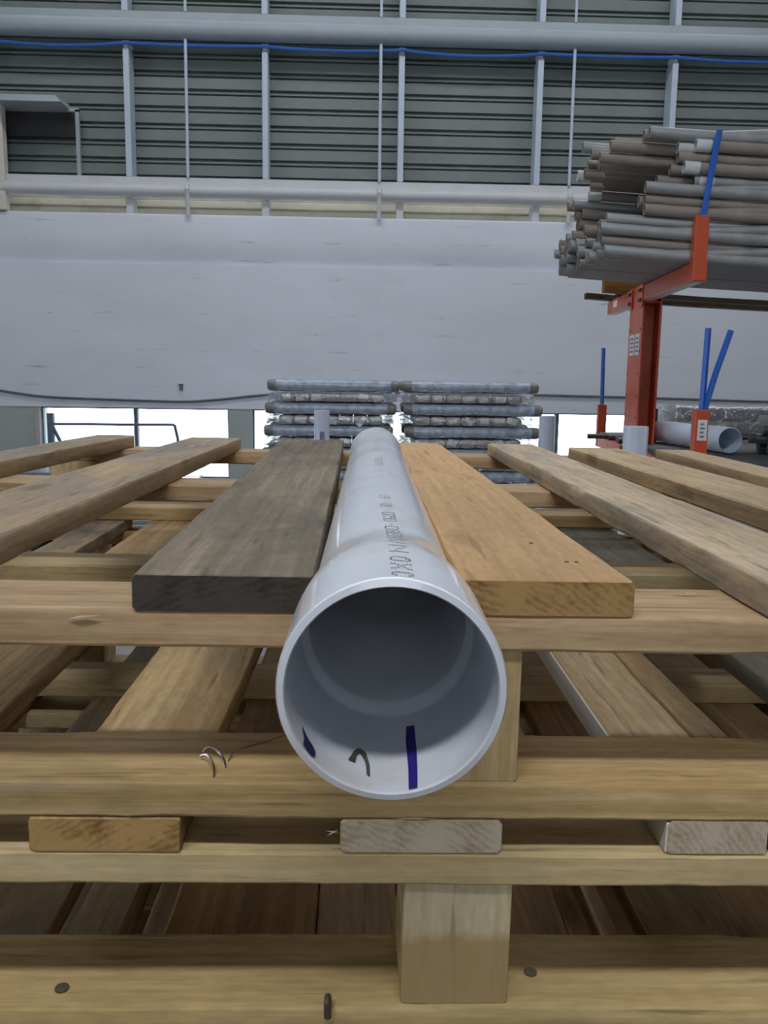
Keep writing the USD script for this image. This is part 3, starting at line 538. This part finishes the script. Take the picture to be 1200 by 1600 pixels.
rk1 = rack('orange cantilever rack column with blue-tipped posts, right of the white wall', 0.0)
dup(rk1, rk(4.0, 0), (0, 0, RA), 'second orange rack column holding up the tubes, beyond the right edge of the picture')
br = obj('rack_bracket', cat_([bevbox(0.106, 0.165, 0.20, 0.215, H-0.40, H-0.15), bx(0.125, 0.145, 0.196, 0.20, H-0.20, H-0.18)]), maroon, rk1, label='dark bracket plate with a hole')

def sag(s): return -0.075*s if s < 0 else -0.075*s*(1-s/4.0)
def tube_mesh(r, x0, x1, wall=0.005, cap=False):
    xs = np.concatenate([np.linspace(x0, 0, 3), np.linspace(0.25, 4.0, 8), [x1]]) if x1 > 4 else np.linspace(x0, x1, 5)
    sides = 12; q = np.arange(sides)*2*math.pi/sides
    ring = lambda x, rr, dz=0: [(x, rr*math.cos(a), sag(x)+dz+rr*math.sin(a)) for a in q]
    zz = [ring(x, r) for x in xs]
    ins = [ring(xs[-1], r-wall), ring(x0+0.25, r-wall), ring(x0, r-wall)]
    rings = np.array(zz+ins); n, m = rings.shape[:2]; f = grid_faces(n, m)
    for j in range(m):
        a, b = (n-1)*m+j, (n-1)*m+(j+1) % m; f += [[a, b, (j+1) % m], [a, (j+1) % m, j]]
    t = trimesh.Trimesh(rings.reshape(-1, 3), f, process=False); t.fix_normals(); return t
rng = random.Random(7)
TR, TP, TV = 0.0262, 0.0545, 0.0480           # tube radius, pitch, row height
Zt0 = ZA+0.085+TR+0.002
def xpix(px, d): return (px-556.0)/1350*d     # only a note of where ends were measured; turned into metres below
near_end = [-0.385, -0.395, -0.405, -0.375, -0.215, -0.210, -0.215, 0.035, -0.04, -0.075, 0.005, -0.205]
near_lab = ['lowest', 'second', 'third', 'fourth', 'fifth', 'sixth', 'seventh', 'eighth', 'ninth', 'tenth', 'eleventh', 'top']
caps = {(7, 0), (8, 0), (10, 0), (10, 1), (6, 1), (9, 9), (8, 13), (11, 3), (6, 4), (7, 3)}
ordn = 'lowest second third fourth fifth sixth seventh eighth ninth tenth eleventh twelfth thirteenth fourteenth fifteenth sixteenth seventeenth eighteenth nineteenth twentieth twenty-first twenty-second twenty-third'.split()
rows = [17, 17, 17, 16, 16, 16, 15, 15, 14, 13, 12, 9]
for k, cnt in enumerate(rows):
    for j in range(cnt):
        y = -0.955+0.03+TR+0.005+(0.5*TP if k % 2 else 0) + j*TP
        back_ = -0.955+0.06+j*TP
        if j == 0: e = near_end[k]
        elif k <= 3: e = -0.40 + 0.10*rng.random() + (0.03 if j < 4 else 0) - 0.007*j
        elif k <= 8:
            if j >= 13: e = -0.46+0.13*rng.random()
            elif j == 1: e = [0, 0, 0, 0, -.17, -.225, .02, -.15, -.1][k]
            else: e = 0.12+0.25*rng.random()
        elif k == 9: e = -0.40 if j == 2 else (-0.44+0.22*rng.random() if j > 1 else -0.05)
        elif k == 10: e = [0.0, -.06, -.36, -.2, -.3, -.42, -.2, -.1, -.35, -.4, -.2, -.1][j]
        else: e = [-.205, -.22, -.02, -.05, -.32, -.2, -.45, -.3, -.25][j]
        grey = (k <= 2 and rng.random() < .8) or k in (3, 6) and j < 3 or (k > 2 and rng.random() < .12) or (k == 11 and j < 1)
        mm = tube_g if grey else tube_t
        z0 = Zt0+k*TV
        if j == 0:
            lab = 'plastic tube on the near face of the racked pile, %s from the bottom' % near_lab[k] if k < 11 else 'topmost tube on the near face of the racked pile, pale along its top'
            grp = None
        elif e < -0.15:
            lab, grp = 'tube end left of the pile, %s row from bottom, %s from the front' % (('first' if k == 0 else ordn[k]), ordn[j]), 'tube ends at the left of the racked pile'
        else:
            lab, grp = 'tube set back inside the pile, %s row from bottom, %s from the front' % (('first' if k == 0 else ordn[k]), ordn[j]), 'tubes set back in the racked pile'
        t = thing('tube', lab, 'tube', rk(0, y, z0), (0, 0, RA), grp)
        obj('tube_body', tube_mesh(TR, e, 5.2+0.3*rng.random()), mm, t, smooth=50)
        if (k, j) in caps:
            c = lathe_mesh([(e-0.012, TR*.75), (e-0.012, TR*1.06), (e+0.055, TR*1.06), (e+0.055, TR*.9)], (0, 0, 0), (1, 0, -0.075), 24)
            obj('end_cap', c, cap_m, t, label='whitish end cap')
# timbers lying along the far arms
def bar(name, label, y, z, x0, x1, w, h, m):
    t = [(x, 0) for x in ([x0, x0*.5, 0, .5, 1, 1.5, 2, 2.6, 3.3, 4, x1] if x1 > 4 else [x0, 0, x1])]
    rings = [[(x, a, sag(x)+b) for a, b in ((-w/2, 0), (w/2, 0), (w/2, h), (-w/2, h))] for x, _ in t]
    return obj(name, loft(rings), m, label=label, cat='timber', loc=rk(0, y, z), rot=(0, 0, RA), smooth=20)
bar('timber', 'orange-brown squared timber lying on the far rack arm under the tubes', 0.52, ZA+0.0855, -0.135, 0.10, 0.09, 0.070, W['timber'])
bar('timber', 'long dark batten lying across the far rack arms behind the orange-brown timber', 0.66, ZA+0.0855, -0.03, 4.4, 0.06, 0.030, W['tdark'])
bar('timber', 'dark flat timber sticking out left at the end of the far rack arm', 0.98, ZA+0.0855, -0.17, 4.4, 0.10, 0.034, W['tdark'])
# on the lower arms: a bed of thin dark tubes, a white pipe, a film-wrapped bundle
Zl = ZB+0.073
n = 0
for y in np.arange(-1.08, 1.15, 0.105):
    t = obj('steel_tube', sweep([(-0.12 if n == 19 else 0.012*(n % 3), 0, 0), (1.5, 0, 0), (4.3, 0, 0)], 0.017, 10), tube_d, label='thin dark tube along the lower rack arms, %s from the front' % ('nearest' if n == 0 else ordn[n]), cat='tube', group='thin tubes on the lower rack arms', loc=rk(0, y, Zl+0.0172), rot=(0, 0, RA)); n += 1
for k in range(3):
    for j in range(4-k):
        obj('steel_tube', sweep([(0.52+0.05*math.sin(k*3+j), 0, 0), (1.5, 0, 0), (4.3, 0, 0)], 0.026, 12), tube_d, label='dark tube of the low heap right of fat pipe, %s row, %s from front' % (('bottom', 'middle', 'top')[k], ('first', 'second', 'third', 'fourth')[j]), cat='tube', group='dark tubes right of the fat pipe', loc=rk(0, -0.60+0.054*j+0.027*k, Zl+0.0605+0.046*k), rot=(0, 0, RA))
rp = thing('pipe', 'fat white pipe lying end-on across the lower rack arm, its open mouth at the right', 'pipe', (1.862, 4.26, Zl+0.035+0.0655))
D2 = np.array([-0.095, 1.0, 0.0]); D2 /= np.linalg.norm(D2)
prof = [(0.001, .0635), (0.003, .065)] + soft(.20, .26, .065, .061, 5) + [(.5, .061), (.80, .061), (.80, .056), (.4, .056), (.24, .056), (.22, .061), (0.003, .061), (0.0, .062)]
obj('pipe_body', lathe_mesh(prof, (0, 0, 0), D2, 40), pvc2, rp, smooth=40)

# ------------------------------------------------------------------ film-wrapped packs and rolls
def film_shell(x0, x1, y0, y1, z0, z1, seed, flare=0.10):
    r = np.random.default_rng(seed); n = 20; rings = []
    xs = list(np.linspace(x0, x1, 26))
    yc_, zc_ = (y0+y1)/2, (z0+z1)/2; hy, hz = (y1-y0)/2, (z1-z0)/2
    secs = [(x0-flare, .85, .85, .022), (x0-flare*.75, .75, .70, .018), (x0-flare*.4, .65, .50, .012), (x0-.012, .97, .85, .004)] + [(x, 1, 1, .002) for x in xs] + [(x1+.012, .97, .85, .004), (x1+flare*.4, .65, .5, .012), (x1+flare*.75, .75, .7, .018), (x1+flare, .85, .85, .022)]
    for x, sy, sz, am in secs:
        ring = []
        for q in np.arange(n)*2*math.pi/n:
            c, s = math.cos(q), math.sin(q); e = 0.35
            yy = hy*sy*math.copysign(abs(c)**e, c); zz = hz*sz*math.copysign(abs(s)**e, s)
            ring.append((x+r.normal(0, am*.5), yc_+yy+r.normal(0, am), zc_+zz+r.normal(0, am)*.6))
        rings.append(ring)
    return loft(rings, False), rings
ordinal = ['uppermost', 'second', 'third', 'fourth', 'fifth', 'sixth', 'seventh', 'lowest']
def wrapped_stack(side, xr, xp, yf, seed):
    rg = np.random.default_rng(seed); ztop = H-0.014
    for k in range(8):
        sh = -0.012*k if side == 'left' else 0.0
        zr = ztop-0.1945*k; dn = ' (hidden low behind the pallets)' if k > 4 else ''
        x0, x1 = xr[0]+sh+rg.normal(0, .012), xr[1]+sh+rg.normal(0, .012)
        for row, yy in ((0, yf+0.055), (1, yf+0.62)):
            lab = ('%s long film-wrapped roll in the %s wrapped stack under the white wall' % (ordinal[k], side)) if row == 0 else '%s rear film-wrapped roll hidden at the back of the %s wrapped stack' % (ordinal[k], side)
            t = thing('film_roll', lab, 'roll', ((x0+x1)/2, yy, zr-0.0515), group=None if row == 0 else 'rear rolls of the wrapped stacks')
            hl = (x1-x0)/2
            rr = [0.030, 0.044, 0.045, 0.0435, 0.045, 0.044, 0.045, 0.0435, 0.045, 0.044, 0.030]
            xs = np.linspace(-hl+0.085, hl-0.085, len(rr))
            m = sweep([(x, rg.normal(0, .002), rg.normal(0, .0008)) for x in np.linspace(-hl+.07, hl-.07, 24)], 0.0505, 16); m.vertices[:, 1] *= 1.15
            obj('roll_body', m, roll_m, t, smooth=60)
            if row == 0 and k < 5:
                hx_ = np.linspace(-hl+.10, hl-.10, 44)
                hem = [(x, -.050+rg.normal(0, .004), -.036+.006*math.sin(x*9+k)+rg.normal(0, .0035)) for x in hx_]
                obj('film_hem', sweep(hem, np.abs(rg.normal(.0035, .002, 44))+.001, 6), flare_m, t, label='crinkled shiny edge of the film', smooth=60)
            for s in (-1, 1):
                e = sweep([(s*(hl-.075), 0, 0), (s*(hl-.05), 0, 0), (s*(hl-.015), 0, -.002), (s*hl, 0, -.004), (s*(hl+.004), 0, -.004)], [.051, .050, .047, .038, .020], 12); e.vertices[:, 1] *= 1.2
                obj('roll_end', e, rolld_m, t, smooth=60)
        a, b = xp[0]+sh, xp[1]+sh
        zt, zb = zr-0.1035, zr-0.1935
        t = thing('wrapped_pack', '%s clear-wrapped pack of brown rolls with white labels in the %s wrapped stack' % (ordinal[k], side), 'wrapped pack', ((a+b)/2, yf, (zt+zb)/2))
        nr = 7; w = (b-a)/nr; hx = (b-a)/2
        for q in range(nr):
            xc = -hx+w*(q+.5); rr_ = w/2-.002
            m = sweep([(xc, yy, 0) for yy in (0.012, 0.02, 0.35, 0.72, 0.728)], [rr_*.93, rr_, rr_, rr_, rr_*.93], 16); c_ = m.vertices[:, [0, 2]]-[xc, 0]; a_ = np.hypot(c_[:, 0], c_[:, 1])+1e-9; k_ = np.minimum(1/np.maximum(np.abs(c_).max(1)/a_, 1e-6), 1.22)[:, None]; c_ = c_*k_; m.vertices[:, 0] = xc+c_[:, 0]*.985/1.0; m.vertices[:, 2] = c_[:, 1]*0.0385/rr_
            p_ = obj('roll', m, brown_m, t, smooth=50)
            if k < 5 and rg.random() < .72:
                ang = rg.normal(0, .35); lw, lh = rg.uniform(.07, .10), rg.uniform(.035, .055)
                lm = bx(-lw/2, lw/2, 0.005, 0.0065, -lh/2, lh/2); lm.apply_transform(trimesh.transformations.rotation_matrix(ang, [0, 1, 0])); lm.apply_translation((xc+rg.normal(0, .015), 0.0, rg.normal(0, .010)))
                lb = obj('paper_label', lm, label_m, p_, label='white paper label')
        full, rings = film_shell(-hx-.004, hx+.004, -.004, .735, -.0445, .0445, seed*10+k)
        R3 = np.array(rings)
        obj('film_wrap', loft(R3[3:-3], False), film_m, t, label='clear stretch film', smooth=50)
        for seg in (R3[:4], R3[-4:]):
            obj('film_end', loft(seg, False), flare_m, t, label='crumpled gathered film end', smooth=50)
    zb = ztop-0.1945*8
    for yy in (0.08, 0.62):
        obj('bearer', bevbox(xr[0]+.02, xr[1]-.05, yf+yy-.05, yf+yy+.05, 0.0, zb+.001), W['A'], label='%s timber bearer under the %s wrapped stack' % ('front' if yy < .3 else 'rear', side), cat='timber')
wrapped_stack('left', (-0.775, 0.345), (-0.665, 0.235), 7.5, 21)
wrapped_stack('right', (0.412, 1.585), (0.50, 1.435), 7.5, 22)
# the wrapped bundle on the lower rack arm at the right
wb = thing('wrapped_bundle', 'grey plastic-wrapped bundle on the lower rack arms behind the fat white pipe', 'wrapped pack', rk(0.34, 0.62, Zl+0.035), (0, 0, RA))
for k, (y, z) in enumerate(((0.06, .055), (.17, .055), (.28, .055), (.115, .15), (.225, .15))):
    obj('roll', sweep([(0.06+.03*(k % 2), y, z), (1.5, y, z), (2.6, y, z)], 0.052, 14), brown_m, wb, smooth=50)
_, rings = film_shell(0.05, 2.65, 0.0, 0.34, 0.0, 0.208, 77, .09); R3 = np.array(rings)
obj('film_wrap', loft(R3[3:-3], False), film('stretch_film_grey', 0.5, 0.5), wb, label='clear stretch film', smooth=50)
obj('film_end', loft(R3[:4], False), flare_m, wb, label='crumpled gathered film end', smooth=50)
obj('film_end', loft(R3[-4:], False), flare_m, wb, label='crumpled gathered film end', smooth=50)
for x, s in ((.55, .05), (1.02, .03), (1.12, .03), (1.25, .028)):
    obj('film_patch', bevbox(x, x+s*1.6, -.012, -.006, .10, .10+s, .002), flare_m, wb, label='whitish tape patch')

# ------------------------------------------------------------------ upright pipes and things by the windows
def upright(label, x, y, r, zt, slot=False):
    t = thing('pipe', label, 'pipe', (x, y, 0))
    m = lathe_mesh([(0, r), (zt-.002, r), (zt, r-.002), (zt, r-.006), (0, r-.006)], (0, 0, 0), (0, 0, 1), 36)
    if slot:
        import manifold3d as m3
        M = m3.Manifold(m3.Mesh(np.asarray(m.vertices, np.float32), np.asarray(m.faces, np.uint32)))
        c = bx(-0.012, 0.020, -.09, 0.0, zt-.225, zt-.150)
        C = m3.Manifold(m3.Mesh(np.asarray(c.vertices, np.float32), np.asarray(c.faces, np.uint32)))
        q = (M-C).to_mesh(); m = trimesh.Trimesh(np.asarray(q.vert_properties)[:, :3], np.asarray(q.tri_verts), process=False)
    obj('pipe_body', m, pvc2, t, smooth=40)
upright('white upright pipe with a small square slot, in front of the left wrapped stack', -0.2505, 6.2, 0.055, H-0.227, True)
upright('white upright pipe at the right-hand end of the right wrapped stack', 1.367, 6.2, 0.0575, H-0.247)
upright('white upright pipe standing in front of the orange rack column', 1.267, 3.9, 0.0555, H-0.196)
f = thing('trolley_frame', 'dark metal trolley frame with a top rail standing before the left window', 'trolley', (0, 9.0, 0))
def fp(x, z): return (x, 0, H+z)
obj('upright', bevbox(-3.17, -3.11, -.03, .03, 0, H-0.395, .004), frame_m, f)
obj('top_rail', sweep([fp(-3.12, -.505), fp(-1.88, -.500)], .012, 8), frame_m, f)
obj('rail_end', sweep([fp(-1.88, -.500), fp(-1.85, -.640), fp(-1.80, -1.67)], .014, 8), frame_m, f)
obj('brace', sweep([fp(-3.13, -.52), fp(-3.02, -.75), fp(-2.88, -1.12), fp(-2.75, -1.67)], .018, 8), frame_m, f)
obj('rear_upright', bevbox(-2.80, -2.745, .25, .31, 0, H-0.80, .004), frame_m, f)
obj('toolbox', bevbox(-3.45, -3.22, -.10, .15, 0, H-0.87, .01), frame_m, f)
for name, x0, x1, y, zt, lab in (('left', -3.95, -2.9, 8.55, -.93, 'bluish steel bars stacked on the floor below the left window, near its left side'), ('right', -2.60, -1.62, 8.7, -1.02, 'bluish steel bars stacked on the floor below the left window, near its right side')):
    t = thing('bar_stack', lab, 'steel bars', (0, y, 0)); z = 0.10; k = 0
    for b in (x0+.15, x1-.2): obj('bearer', bevbox(b, b+.08, -.35, .35, 0, .10), W['tdark'], t)
    while z < H+zt-0.01:
        for j in range(3):
            o = 0.05*math.sin(k*4.1+j*1.9)
            obj('bar', bevbox(x0+o, x1+o, -.28+j*.2, -.12+j*.2, z, z+.042, .006), bar_m, t)
        z += .0435; k += 1
